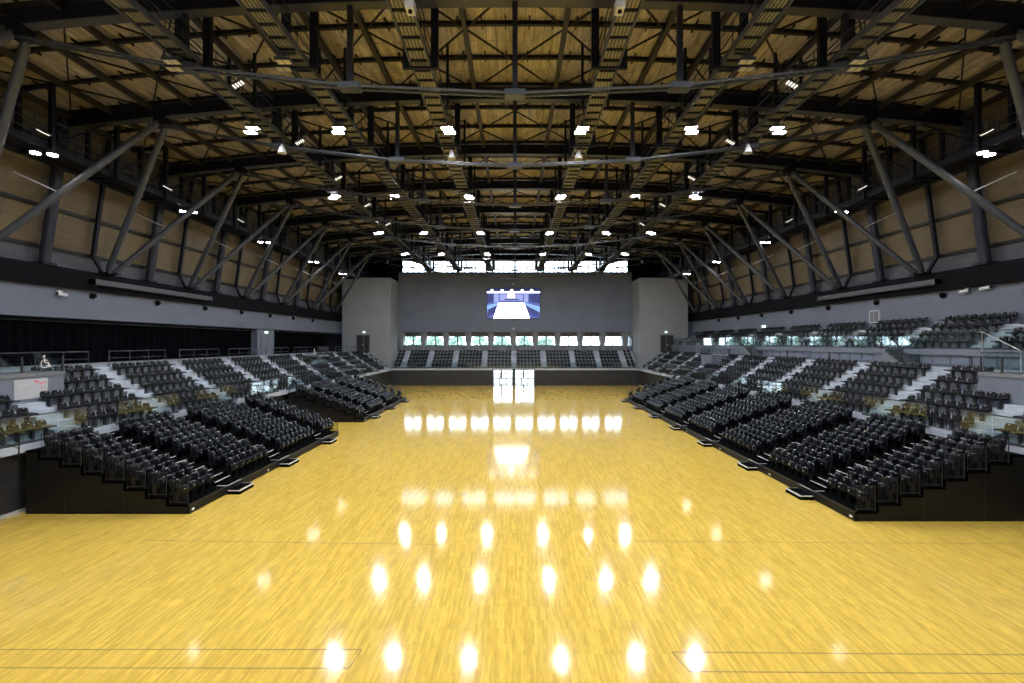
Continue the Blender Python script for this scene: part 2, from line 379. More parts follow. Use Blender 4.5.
# left wall recess, curtain pier and door
struct(MB().box(-28.4, -28.2, FLOOR_Y0, 75, 4.8, 8.2).build('wall_recess_left', M['black']), 'black back wall of the curtained recess', 'wall')
struct(MB().box(-28.3, -27.0, FLOOR_Y0, 75, 7.75, 7.9).build('trim_16', M['band']), 'black head of the curtained recess', 'trim')
struct(MB().box(-28.0, -26.95, 47.6, 50.9, 5.1, 7.82).build('wall_pier_left', M['wall']), 'grey wall pier between the two curtains', 'wall')
d = struct(MB().box(-27.0, -26.9, 48.2, 50.2, 5.1, 7.3).build('door_6', M['pier']), 'grey door in the pier between the curtains', 'door')
MB().box(-26.92, -26.86, 48.3, 49.2, 5.1, 7.2).box(-26.92, -26.86, 49.25, 50.1, 5.1, 7.2).build('leaf', M['riser'], d)
tag(MB().box(-26.98, -26.8, 49.0, 49.4, 7.45, 7.65).build('exit_sign', M['exit']), 'small lit exit light over the door between the black curtains', 'exit sign')
tag(MB().box(26.8, 27.0, 49.0, 49.4, 8.05, 8.3).build('exit_sign', M['exit']), 'small lit exit light on the grey wall above the upper gallery', 'exit sign')
def curtain(y0, y1, label):
    c = thing('curtain', label, 'curtain', (-27.5, (y0 + y1) / 2, 5.1), 'black curtains')
    m = MB(); n = int((y1 - y0) / .11); vs = []; fs = []
    for k in range(n + 1):
        y = y0 + (y1 - y0) * k / n; x = -27.5 + .09 * math.sin(k * math.pi / 2.5) + .03 * math.sin(k * .37)
        vs += [(x, y, 5.14), (x, y, 7.76)]
        vs += [(x - .03, y, 5.14), (x - .03, y, 7.76)]
    for k in range(n):
        a = 4 * k; fs += [(a, a + 4, a + 5, a + 1), (a + 2, a + 3, a + 7, a + 6)]
    m.add(vs, fs, 0, True); m.build('drape', M['black'], c)
    MB().box(-27.45, -27.35, y0, y1, 7.66, 7.72).build('track', M['rail'], c)
curtain(8, 47.5, 'long black pleated curtain nearest the camera, behind the left terrace')
curtain(51, 66.5, 'short black pleated curtain between grey door pier and stair tower')

# ------------------------------------------------------------------ seats
def padded_seat(seg):
    """Upholstered folding seat, seat tipped up; front towards -Y."""
    P = {}
    P['backrest'] = (MB().pad(.485, .52, .07, .15, .04, Matrix.Translation((0, .12, .36)) @ Matrix.Rotation(math.radians(-10), 4, 'X'), seg, .02, .03), 'seat')
    P['seat_cushion'] = (MB().pad(.45, .38, .10, .06, .07, Matrix.Translation((0, -.06, .25)) @ Matrix.Rotation(math.radians(-6), 4, 'X'), seg, .025, .03), 'seat')
    fr = MB().box(-.21, -.17, .0, .14, 0, .4).box(.17, .21, .0, .14, 0, .4).box(-.21, .21, .05, .10, .26, .31)
    P['frame'] = (fr, 'blackmetal')
    P['glint_plate'] = (MB().bar((-.028, .142, .842), (.028, .142, .842), .012, .028).box(-.02, .02, -.15, -.142, .47, .50), 'silver')  # tiny silver number plates, also standing in for light spots on the seat
    return P
def shell_seat(seg):
    """Moulded one-piece fixed seat with a flat wide pan and low back; front towards -Y."""
    P = {}
    P['backrest'] = (MB().pad(.42, .275, .05, .10, .03, Matrix.Translation((0, .20, .42)) @ Matrix.Rotation(math.radians(-16), 4, 'X'), seg, -.02, .02), 'shell')
    P['seat_pan'] = (MB().pad(.49, .39, .05, .08, .04, Matrix.Translation((0, -.19, .42)) @ Matrix.Rotation(math.radians(-86), 4, 'X'), seg, .0, .02), 'shell')
    P['bracket'] = (MB().box(-.04, .04, -.02, .12, 0, .40).box(-.16, .16, .02, .08, .34, .40), 'bracket')
    P['glint_plate'] = (MB().bar((-.03, .195, .645), (.03, .195, .645), .012, .03), 'silver')  # silver dot stands in for the small highlight on each back
    return P
SEATMATS = {}
def merged(P, name):
    m = MB(); keys = []
    for k, (mb, mn) in P.items():
        if mn not in keys: keys.append(mn)
        o = len(m.v); m.v += mb.v; m.f += [tuple(i + o for i in q) for q in mb.f]; m.m += [keys.index(mn)] * len(mb.f); m.s += mb.s
    return m, [M[k] for k in keys]
PROTO = {}
def proto(kind):
    if kind in PROTO: return PROTO[kind]
    P = padded_seat(4) if kind == 'padded' else shell_seat(4)
    meshes = {}
    for k, (mb, mn) in P.items():
        o = mb.build(k, M[mn]); meshes[k] = o.data; bpy.data.objects.remove(o)
    lo = padded_seat(2) if kind == 'padded' else shell_seat(2)
    mm, mats = merged(lo, kind); o = mm.build(kind, mats); simple = o.data; bpy.data.objects.remove(o)
    PROTO[kind] = (meshes, simple, mm, mats); return PROTO[kind]
def place_seats(lst, kind, name, cat, group, n_ind, n_parts, stuff_name, stuff_label):
    """lst: (distance, (x, y, z), rot, label). The nearest become objects, the rest one mesh."""
    meshes, simple, mm, mats = proto(kind)
    lst = sorted(lst, key=lambda t: t[0])
    first = None
    for i, (dist, p, rz, label) in enumerate(lst[:n_ind]):
        if i < n_parts:
            if first is None:
                o = thing(name, label, cat, p, group, rz)
                kids = {}
                for k, me in meshes.items():
                    c = bpy.data.objects.new(k, me); COL.objects.link(c); c.parent = kids['backrest'] if k == 'glint_plate' else o; kids[k] = c
                first = o
            else:
                o = copy_tree(first); o.location = p; o.rotation_euler = (0, 0, rz); o['label'] = label
        else:
            o = bpy.data.objects.new(name, simple); COL.objects.link(o)
            o.location = p; o.rotation_euler = (0, 0, rz); tag(o, label, cat, group)
    rest = lst[n_ind:]
    if rest:
        m = MB()
        for dist, p, rz, label in rest:
            c, s_ = math.cos(rz), math.sin(rz); o = len(m.v)
            m.v += [(x * c - y * s_ + p[0], x * s_ + y * c + p[1], z + p[2]) for x, y, z in mm.v]
            m.f += [tuple(i + o for i in q) for q in mm.f]; m.m += mm.m; m.s += mm.s
        tag(m.build(stuff_name, mats), stuff_label, cat, None, 'stuff')
def in_frame(p, top=.9, margin=50):
    x, y = px((p[0], p[1], p[2] + .5))
    return -margin < x < 1024 + margin

padded, fixed = [], []
# ------------------------------------------------------------------ retractable stands
SX, SD, SZ, SH, SN = 12.2, .8, .35, .29, 7
PITCH, AW = .507, 1.2
def stand(s, y0, layout, y1, name_l, label):
    root = thing('retractable_stand', label, 'grandstand', (s * 15, (y0 + y1) / 2, 0), 'retractable stands')
    rot = -s * math.pi / 2
    # decks
    for i in range(SN + 1):
        xa = SX + SD * i; xb = xa + (SD if i < SN else .45)
        z = SZ + SH * i
        d = MB().box(s * xa, s * (xb + .04), y0, y1, z - .07, z)
        d.box(s * (xa), s * (xa + .03), y0, y1, z - SH, z - .07)
        d.build('deck_tier', M['deck'], root)
    MB().box(s * (SX - .03), s * SX, y0, y1, .02, SZ - .05).build('front_skirt', M['panel'], root)
    MB().box(s * (SX - .05), s * (SX + .03), y0, y1, SZ - .05, SZ + .005).build('front_edge', M['blackmetal'], root)
    y = y0 + 2.6; st = []
    for k in range(max(2, int((y1 - y0) / 5.2))):
        st.append(y0 + .12 + 2.63 * 2 * k)
    for yy in st:
        if yy < y1 - .3: MB().box(s * (SX - .036), s * (SX - .03), yy, yy + .14, .09, .17).build('maker_plate', M['white'], root)
    for ye, dy in ((y0, .05), (y1, -.05)):
        pts = [(s * SX, ye, 0.02)]
        for i in range(SN):
            pts += [(s * (SX + SD * i), ye, SZ + SH * i - .02), (s * (SX + SD * (i + 1)), ye, SZ + SH * i - .02)]
        pts += [(s * (SX + SD * SN), ye, SZ + SH * SN - .02), (s * (SX + SD * SN + .48), ye, SZ + SH * SN - .02), (s * (SX + SD * SN + .48), ye, .02)]
        MB().prism(pts, (0, dy, 0)).build('side_panel', M['panel'], root)
        for j in (2.4, 4.6):
            MB().box(s * (SX + j), s * (SX + j + .03), ye - .012 * (1 if dy > 0 else -1), ye, .03, SZ + SH * int(j / SD) - .05).build('panel_joint', M['blackmetal'], root)
        for i in range(SN):                                       # a barred railing at the end of each row
            xa = SX + SD * i + .05; xb = xa + .68; z = SZ + SH * i; r = MB(); yy = ye + dy * .8
            r.tube([(s * xa, yy, z - .05), (s * xa, yy, z + .92), (s * xb, yy, z + .92), (s * xb, yy, z - .05)], .02, 6)
            r.tube([(s * xa, yy, z + .08), (s * xb, yy, z + .08)], .016, 6)
            for q in range(1, 8):
                xx = xa + (xb - xa) * q / 8; r.tube([(s * xx, yy, z + .08), (s * xx, yy, z + .92)], .009, 5)
            r.build('end_railing', M['darkrail'], root)
    y = y0 + .12; blocks = 0; cells = []; aisles = []
    for tok in layout:
        if tok == 'a':
            aisles.append(y + AW / 2); y += AW
        else:
            cells.append((y, tok)); y += tok * PITCH
    for a in aisles:
        for i in range(SN):
            xa = SX + SD * (i + 1); z = SZ + SH * i
            MB().box(s * (xa - .32), s * xa, a - .5, a + .5, z, z + .145).build('aisle_step', M['deck'], root)
            MB().box(s * (xa - .325), s * (xa - .28), a - .5, a + .5, z + .142, z + .155).build('nosing', M['nosing'], root)
            MB().box(s * (xa - .005), s * (xa + .04), a - .5, a + .5, z + SH - .004, z + SH + .006).build('nosing', M['nosing'], root)
        e = MB().box(s * (SX - .05), s * (SX - .005), a - .5, a + .5, SZ, SZ + .012).box(s * (SX - .05), s * (SX + .42), a - .5, a - .46, SZ, SZ + .012)
        e.build('landing_edge', M['nosing'], root)
    nb = 0; edges = []
    for bi, (yb, cnt) in enumerate(cells):
        for i in range(SN):
            for q in range(cnt):
                p = (s * (SX + SD * i + .55), yb + PITCH * (q + .5), SZ + SH * i)
                if not in_frame(p): continue
                if bi == 0: where = '%s seat from its near end' % ORD[q + 1]
                else: where = '%s seat beyond %s aisle' % (ORD[q + 1], ORD[bi])
                lab = 'black padded seat, %s row of the %s, %s' % (ORD[i + 1], name_l, where)
                padded.append((Vector(p).length, p, rot, lab))
    for k, a in enumerate(aisles):
        r = thing('portable_step', 'low black step box on the floor at %s aisle of %s' % (ORD[k + 1], name_l), 'step', (s * (SX - .3), a, 0), 'step boxes at the stand aisles')
        MB().box(s * (SX - .56), s * (SX - .06), a - .52, a + .52, 0.0, .17).build('tread', M['deck'], r)
        MB().box(s * (SX - .58), s * (SX - .53), a - .53, a + .53, .13, .178).box(s * (SX - .56), s * (SX - .06), a - .53, a - .505, .14, .178).box(s * (SX - .56), s * (SX - .06), a + .505, a + .53, .14, .178).build('edge_strip', M['nosing'], r)
        MB().box(s * (SX - .54), s * (SX - .1), a - .5, a + .5, 0, .01).build('foot', M['blackmetal'], r)
    return aisles
LAY_R = [4, 'a', 6, 'a', 8, 'a', 8, 'a', 8, 'a', 8, 'a', 8, 'a', 1]
stand(1, 16.3, LAY_R, 50.5, 'long stand', 'long black retractable stand of padded seats below the upper gallery')
stand(-1, 17.0, [4, 'a', 6, 'a', 8, 'a', 4], 31.4, 'short near stand', 'shorter black retractable stand nearest the camera below the black curtain')
stand(-1, 36.7, [3, 'a', 8, 'a', 8, 'a', 2], 51.2, 'short far stand', 'far black retractable stand beyond the gap in front of the curtain terrace')
place_seats(padded, 'padded', 'padded_seat', 'padded seat', 'padded seats of the retractable stands', 300, 110, 'distant_padded_seating', 'mass of black padded seats further back in the retractable stands')

# ------------------------------------------------------------------ fixed seats
for s in (1, -1):
    A = FA[s]; where = 'below the gallery' if s > 0 else 'below the curtain'
    for bi in range(len(A)):
        ya = A[bi] + .55; yb = (A[bi + 1] - .55) if bi + 1 < len(A) else 67.6
        cnt = int((yb - ya) / .515)
        for k in range(ROWS):
            for q in range(cnt):
                y = ya + (yb - ya) * (q + .5) / cnt
                if k >= 3 and (y < 20.95 or 47.4 < y < 50.8): continue
                p = (s * (X0 + RD * k + .42), y, Z0 + RH * k)
                if not in_frame(p): continue
                lab = 'black moulded seat %s, %s row, %s along from its %s aisle' % (where, ORD[k + 1], ORD[q + 1], ORD[max(bi, 0) + 1])
                fixed.append((Vector(p).length, p, -s * math.pi / 2, lab))
        if s > 0:
            for k in range(GR):
                for q in range(cnt):
                    y = ya + (yb - ya) * (q + .5) / cnt
                    p = (GX + .75 * k + .38, y, GZ + .45 * k)
                    if not in_frame(p): continue
                    lab = 'black moulded seat in upper gallery, %s row, %s along from its %s aisle' % (ORD[k + 1], ORD[q + 1], ORD[bi + 1])
                    fixed.append((Vector(p).length + 6, p, -math.pi / 2, lab))
xe = [-18.5] + [x for x, w in EA] + [18.4]
for i in range(len(xe) - 1):
    a = xe[i] + (.4 if i else .1); c = xe[i + 1] - (.4 if i < len(xe) - 2 else .1)
    cnt = max(1, int((c - a) / .5))
    for k in range(ROWS):
        for q in range(cnt):
            p = (a + (c - a) * (q + .5) / cnt, 68.5 + RD * k + .42, Z0 + RH * k)
            fixed.append((Vector(p).length + 20, p, 0, ''))
place_seats(fixed, 'shell', 'fixed_seat', 'fixed seat', 'moulded seats of the fixed terraces', 300, 100, 'distant_fixed_seating', 'mass of black moulded seats on the far terraces and gallery')

# ------------------------------------------------------------------ balustrades, gates, handrails
def balustrade(s, x, y0, y1, z0, h, label, group, post=1.3, rail=True):
    r = thing('glass_balustrade', label, 'balustrade', (x, (y0 + y1) / 2, z0), group)
    n = max(1, round((y1 - y0) / post)); d = (y1 - y0) / n
    for k in range(n):
        MB().box(x - .006, x + .006, y0 + d * k + .02, y0 + d * (k + 1) - .02, z0 + .02, z0 + h).build('glass_pane', M['glass'], r)
    MB().box(x - .04, x + .04, y0, y1, z0, z0 + .1).build('base_channel', M['rail'], r)
    if rail: MB().tube([(x, y0, z0 + h + .03), (x, y1, z0 + h + .03)], .025, 8).build('top_rail', M['rail'], r)
    return r
def bars_rail(x, y0, y1, z0, h, name, label, cat, group, bars=True, m='blackmetal', step=.13):
    r = thing(name, label, cat, (x, (y0 + y1) / 2, z0), group)
    MB().tube([(x, y0, z0), (x, y0, z0 + h), (x, y1, z0 + h), (x, y1, z0)], .024, 8).build('rail_frame', M[m], r)
    MB().tube([(x, y0, z0 + .12), (x, y1, z0 + .12)], .016, 6).build('lower_rail', M[m], r)
    if bars:
        n = int((y1 - y0) / step); q = MB()
        for k in range(1, n): q.tube([(x, y0 + (y1 - y0) * k / n, z0 + .12), (x, y0 + (y1 - y0) * k / n, z0 + h)], .012, 5)
        q.build('bar_infill', M[m], r)
    else:
        n = max(1, round((y1 - y0) / 1.5))
        for k in range(1, n):
            y = y0 + (y1 - y0) * k / n; MB().tube([(x, y, z0), (x, y, z0 + h)], .02, 6).build('post', M[m], r)
        MB().tube([(x, y0, z0 + h * .55), (x, y1, z0 + h * .55)], .016, 6).build('mid_rail', M[m], r)
    return r
for s in (1, -1):
    wh = 'below the gallery' if s > 0 else 'below the curtain'
    x = s * (X0 - .06)
    for k, a in enumerate(FA[s]):
        if a > 60 or a < 12: continue
        nxt = FA[s][k + 1] if k + 1 < len(FA[s]) else 67.5
        bars_rail(x, a + .5, a + 1.85, Z0, .95, 'gate_railing', 'black barred gate railing on the terrace edge %s, %s from the camera' % (wh, ORD[k]), 'railing', 'gate railings at the terrace edge')
        balustrade(s, x, a + 1.95, nxt + .42, Z0, 1.0, 'clear glass balustrade along the terrace edge %s, %s length from the camera' % (wh, ORD[k]), 'glass balustrades at the terrace edge')
        # stepped stair handrail beside the gate
        q = thing('stair_handrail', 'short black sloping handrail beside the %s gate %s' % (ORD[k], wh), 'handrail', (s * 17.9, a + 1.9, 2.38), 'sloping handrails at the gates')
        MB().tube([(s * 17.3, a + 1.92, 2.38), (s * 17.3, a + 1.92, 3.05), (s * 18.3, a + 1.92, 3.55), (s * 18.3, a + 1.92, 2.42)], .022, 6).build('rail_tube', M['blackmetal'], q)
        MB().tube([(s * 17.3, a + 1.92, 2.72), (s * 18.3, a + 1.92, 3.1)], .015, 6).build('lower_tube', M['blackmetal'], q)
balustrade(0, 0, 0, .1, 0, .1, 'x', None) if False else None
r = thing('glass_balustrade', 'long glass balustrade along the edge of the far terrace', 'balustrade', (0, 68.42, Z0), 'glass balustrades at the terrace edge')
for k in range(20):
    MB().box(-18.4 + 1.84 * k + .02, -18.4 + 1.84 * (k + 1) - .02, 68.42, 68.432, Z0, Z0 + .8).build('glass_pane', M['glass'], r)
MB().box(-18.4, 18.4, 68.40, 68.45, Z0, Z0 + .1).build('base_channel', M['rail'], r)
MB().tube([(-18.4, 68.426, Z0 + .83), (18.4, 68.426, Z0 + .83)], .025, 8).build('top_rail', M['rail'], r)
# left walkway handrails with gaps at the aisles
ZW = Z0 + RH * ROWS
for k in range(1, len(FA[-1])):
    a = FA[-1][k]; nx = FA[-1][k + 1] if k + 1 < len(FA[-1]) else 67.4
    if 46 < a < 51: continue
    y0 = 21.2 if k == 1 else a + .6
    bars_rail(-22.35, y0, nx - .6, ZW, .85, 'walkway_handrail', 'thin grey handrail in front of the black curtain, %s from the camera' % ORD[k], 'handrail', 'walkway handrails', False, 'rail')
# right: dark posts against the low gallery wall
for k in range(1, len(FA[1])):
    a = FA[1][k]; nx = FA[1][k + 1] if k + 1 < len(FA[1]) else 67.4
    bars_rail(23.33, a - .3 if k > 1 else 20.8, nx - .4, ZW, .72, 'walkway_handrail', 'dark post rail under the upper gallery, %s from the camera' % ORD[k], 'handrail', 'gallery wall rails', True, 'blackmetal', 1.0)
# gallery glass
gl = [15.5, 20.6, 26.4, 33.0, 38.5, 43.0, 47.6, 53.0, 58.0, 63.0, 67.8]
for k in range(len(gl) - 1):
    balustrade(1, 23.36, gl[k] + .03, gl[k + 1] - .03, 6.05, .95, 'greenish glass balustrade along the upper gallery edge, %s length from the camera' % ORD[k + 1], 'gallery balustrades', 1.1)

# wheelchair platforms
def wheel_icon(x, y, z, s, sz, parent):
    """White access symbol on the glass, in the plane x = const."""
    m = MB(); X = x - s * .012
    def P(u, v): return (X, y + u * sz, z + v * sz)
    m.tube([P(-.05, .98), P(-.05, .981)], .001, 4)
    ring = [P(.0 + .33 * math.cos(t), .32 + .33 * math.sin(t)) for t in [math.radians(120 + 250 * k / 14) for k in range(15)]]
    def strip(pts, w):
        for p, q in zip(pts, pts[1:]):
            m.bar(p, q, .006, w) if abs(p[1] - q[1]) > abs(p[2] - q[2]) else m.bar(p, q, w, .006) if False else m.tube([p, q], w / 2, 6)
    strip(ring, .07 * sz)
    strip([P(-.06, .80), P(-.02, .42), P(.25, .42), P(.40, .06), P(.50, .10)], .09 * sz)
    strip([P(-.04, .62), P(.22, .62)], .06 * sz)
    hd = [P(-.08 + .09 * math.cos(t), .95 + .09 * math.sin(t)) for t in [2 * math.pi * k / 10 for k in range(10)]]
    m.prism(hd, (-s * .008, 0, 0))
    return m.build('access_symbol', M['white'], parent)
def platform(s, y0, y1, label, group, wall, panel_col='wall', icon=None):
    x = X0 + RD * 3 - .03; r = thing('wheelchair_platform', label, 'platform', (s * (x + .75), (y0 + y1) / 2, Z0 + RH * 3 - .5), group)
    MB().box(s * x, s * (X0 + RD * 5), y0, y1, Z0 + RH * 3 - .5, ZW - .15).build('front_wall', M[wall], r)
    MB().box(s * (x - .05), s * (X0 + RD * 5), y0 - .0, y1 + .02, ZW - .15, ZW + .02).build('floor_slab', M['riser'], r)
    n = max(1, round((y1 - y0) / .9)); d = (y1 - y0) / n
    for k in range(n):
        MB().box(s * (x + .02), s * (x + .035), y0 + d * k + .03, y0 + d * (k + 1) - .03, ZW + .06, ZW + .84).build('glass_pane', M['glass'], r)
    for k in range(n + 1):
        yy = min(y1 - .03, y0 + d * k); MB().box(s * (x), s * (x + .06), yy - .025, yy + .025, ZW, ZW + .7).build('glass_clamp', M['rail'], r)
    MB().tube([(s * (x + .03), y0, ZW + .88), (s * (x + .03), y1, ZW + .88), (s * (X0 + RD * 5), y1, ZW + .88)], .025, 8).build('top_rail', M['rail'], r)
    if icon: wheel_icon(s * x, icon, ZW + .22, s, .52, r)
    return r
platform(-1, 13.0, 20.9, 'grey wheelchair platform with glass front and access symbol above the white notice', 'wheelchair platforms', 'wall', icon=20.05)
platform(1, 13.0, 20.3, 'grey wheelchair platform with teal glass front at the near end of gallery terrace', 'wheelchair platforms', 'wall')
platform(-1, 47.9, 50.6, 'small glass-fronted wheelchair platform in the terrace before the curtain door pier', 'wheelchair platforms', 'glass', icon=47.0)
platform(1, 47.9, 50.6, 'small grey wheelchair platform midway along the terrace below the gallery', 'wheelchair platforms', 'wall')
# white notice
r = thing('notice_board', 'white notice with red arrow marks on the wall under the near wheelchair platform', 'notice', (-20.7, 19.45, 4.0))
MB().box(-20.72, -20.69, 18.8, 20.15, 4.02, 4.86).build('board', M['notice'], r)
MB().box(-20.69, -20.685, 18.92, 19.32, 4.60, 4.64).build('printed_line', M['greyprint'], r)
m = MB().prism([(-20.688, 19.55, 4.74), (-20.688, 19.68, 4.80), (-20.688, 19.68, 4.68)], (.004, 0, 0)).box(-20.688, -20.684, 19.79, 19.91, 4.62, 4.67).box(-20.688, -20.684, 19.93, 20.08, 4.66, 4.71).prism([(-20.688, 19.83, 4.45), (-20.688, 19.91, 4.55), (-20.688, 19.87, 4.42)], (.004, 0, 0)).box(-20.688, -20.684, 19.68, 19.77, 4.72, 4.76)
m.build('arrow_mark', M['red'], r)
r = thing('wall_panel', 'pale square panel on the grey wall above the upper gallery', 'panel', (26.98, 34.1, 7.9))
MB().box(26.9, 27.0, 33.6, 34.55, 7.9, 8.85).build('box', M['greyprint'], r)
MB().box(26.89, 26.905, 33.68, 34.1, 7.98, 8.77).box(26.89, 26.905, 34.14, 34.48, 7.98, 8.77).build('face', M['riser'], r)

# stairs up to the gallery
def gallery_stair(y0, d, label):
    r = thing('gallery_stair', label, 'stair', (22.8, y0, ZW), 'stairs to the upper gallery')
    n = 5; m = MB()
    for k in range(n):
        m.box(22.35, 23.25, y0 + d * .3 * k, y0 + d * .3 * (k + 1), ZW, ZW + .19 * (k + 1))
    m.build('flight', M['riser'], r)
    for x in (22.32, 23.28):
        MB().prism([(x, y0, ZW + .02), (x, y0 + d * 1.5, ZW + .95), (x, y0 + d * 1.5, ZW + 1.9), (x, y0, ZW + .95)], (.012, 0, 0)).build('glass_pane', M['glass'], r)
        MB().tube([(x, y0, ZW), (x, y0, ZW + 1.0), (x, y0 + d * 1.5, ZW + 1.95), (x, y0 + d * 1.5, ZW + .9)], .025, 6).build('side_rail', M['blackmetal'], r)
gallery_stair(26.2, 1.0, 'short glass-sided stair up to the upper gallery, nearer the camera')
gallery_stair(42.9, 1.0, 'short glass-sided stair up to the upper gallery, midway along the terrace')
q = thing('stair_handrail', 'bright sloping handrail crossing the gallery glass near its near end', 'handrail', (22.9, 21.3, ZW), None)
MB().tube([(22.9, 20.6, ZW), (22.9, 20.6, ZW + .95), (22.9, 22.3, ZW + 1.85), (22.9, 22.3, ZW)], .028, 8).build('rail_tube', M['silver'], q)

# ------------------------------------------------------------------ wall equipment
for s in (-1, 1):
    wh = 'above the black curtain' if s < 0 else 'above the upper gallery'
    for k in range(8):
        y = 18.4 + 5.25 * k + (.0 if s > 0 else .4)
        if k == 0: continue
        r = thing('air_nozzle', 'round black air nozzle on the grey wall %s, %s from the camera' % (wh, ORD[k]), 'air nozzle', (s * 26.9, y + 5.0, 9.25), 'round air nozzles')
        yy = y + 5.0
        MB().tube([(s * 27.0, yy, 9.4), (s * 26.93, yy, 9.4)], .2, 18, radii=[.21, .2]).build('flange', M['blackmetal'], r)
        MB().tube([(s * 26.95, yy, 9.4), (s * 26.85, yy, 9.39), (s * 26.76, yy, 9.37)], .15, 16, radii=[.17, .16, .09]).build('ball_jet', M['band'], r)
def wall_camera(x, y, z, s, label):
    r = thing('security_camera', label, 'camera', (x, y, z), 'white wall cameras')
    MB().box(x, x - s * .12, y - .12, y + .12, z - .05, z + .15).build('wall_bracket', M['camera'], r)
    MB().tube([(x - s * .1, y, z + .02), (x - s * .22, y, z - .04)], .04, 8).build('arm', M['camera'], r)
    MB().tube([(x - s * .2, y - .25, z - .05), (x - s * .26, y + .25, z - .1)], .1, 10).build('housing', M['camera'], r)
    MB().tube([(x - s * .2, y - .27, z - .05), (x - s * .2, y - .25, z - .05)], .07, 10).build('lens', M['band'], r)
wall_camera(-27.0, 26.9, 9.35, -1, 'white camera on the grey wall above the black curtain')
wall_camera(27.0, 27.1, 9.55, 1, 'white camera on the grey wall above the gallery, the farther of two')
wall_camera(27.0, 25.9, 9.6, 1, 'white camera on the grey wall above the gallery, nearest the camera')
for s, wh in ((-1, 'above the black curtain'), (1, 'above the upper gallery')):
    r = thing('banner_box', 'long grey roller banner box fixed to the black band %s' % wh, 'banner box', (s * 26.4, 34, 10.05), 'roller banner boxes')
    MB().box(s * 26.2, s * 26.64, 28.4, 39.4, 10.08, 10.4).build('casing', M['strip'], r)
    MB().box(s * 26.32, s * 26.5, 28.5, 39.3, 10.04, 10.08).build('bottom_bar', M['rail'], r)
    for y in (28.4, 39.32): MB().box(s * 26.17, s * 26.65, y, y + .08, 10.05, 10.42).build('end_cap', M['rail'], r)

# ------------------------------------------------------------------ big screen with its picture of the hall
SXc, SW_, SHh, SY, SZc = -.25, 8.45, 4.65, 72.8, 12.7
sc = thing('video_screen', 'lit video screen on the far wall showing the hall itself', 'screen', (SXc, SY, SZc))
MB().box(SXc - SW_ / 2 - .06, SXc + SW_ / 2 + .06, SY, SY + .16, SZc - SHh / 2 - .06, SZc + SHh / 2 + .06).build('housing', M['blackmetal'], sc)
em = {k: emit('screen_' + k, c, st) for k, c, st in (('blue', (.10, .15, .62), .8), ('navy', (.03, .045, .25), .8), ('white', (1, .99, .96), 6), ('lilac', (.42, .47, .95), .9), ('sky', (.30, .55, 1), 1.0))}
names = list(em); pic = MB()
def scr(poly, c, lay):
    pts = [(SXc + (u - .5) * SW_, SY - .002 - .0015 * lay, SZc + (.5 - v) * SHh) for u, v in poly]
    pic.add(pts, [tuple(range(len(pts)))], names.index(c))
scr([(0, 0), (1, 0), (1, 1), (0, 1)], 'blue', 0)
scr([(0, 0), (1, 0), (1, .1), (0, .1)], 'navy', 1)
scr([(.0, .09), (1, .09), (1, .13), (0, .13)], 'white', 2)
for u in (.09, .28, .46, .66, .84): scr([(u - .04, .12), (u - .01, .01), (u + .02, .01), (u + .05, .12)], 'white', 3)
scr([(.0, .15), (.12, .18), (.12, .42), (0, .5)], 'navy', 1); scr([(1, .15), (.8, .18), (.8, .42), (1, .5)], 'navy', 1)
scr([(.13, .16), (.22, .16), (.22, .46), (.13, .46)], 'lilac', 2); scr([(.70, .16), (.78, .16), (.78, .46), (.70, .46)], 'lilac', 2)
scr([(.24, .18), (.68, .18), (.68, .40), (.24, .40)], 'lilac', 2)
scr([(.39, .17), (.52, .17), (.52, .30), (.39, .30)], 'white', 3)
scr([(.33, .34), (.60, .34), (.60, .38), (.33, .38)], 'navy', 3)
scr([(.24, .41), (.68, .41), (.68, .46), (.24, .46)], 'blue', 3)
scr([(.22, .47), (.70, .47), (.81, 1), (.12, 1)], 'white', 4)
scr([(0, .56), (.2, .47), (.24, .5), (.0, .8)], 'sky', 2); scr([(1, .6), (.72, .47), (.69, .5), (1, .85)], 'sky', 2)
for v in (0, .09, .18): scr([(.0, .72 + v), (.20 - v * .3, .55 + v), (.24 - v * .3, .6 + v), (.02, .78 + v)], 'navy', 3)
for v in (0, .1, .2): scr([(1, .80 + v * .8), (.72 + v * .2, .55 + v), (.69 + v * .2, .6 + v), (.98, .86 + v * .6)], 'navy', 3)
pic.build('display', [em[k] for k in names], sc)
for i, (x, y, z) in enumerate(((-.25, 72.9, 8.6), (-.25, 72.9, 15.8))):
    tag(MB().box(x - .14, x + .14, y - .1, y + .1, z - .1, z + .22).tube([(x, y - .12, z), (x, y - .3, z - .06)], .09, 10).build('security_camera', M['camera']), ('small white device below' if i == 0 else 'small white device above') + ' the video screen on the far wall', 'camera')

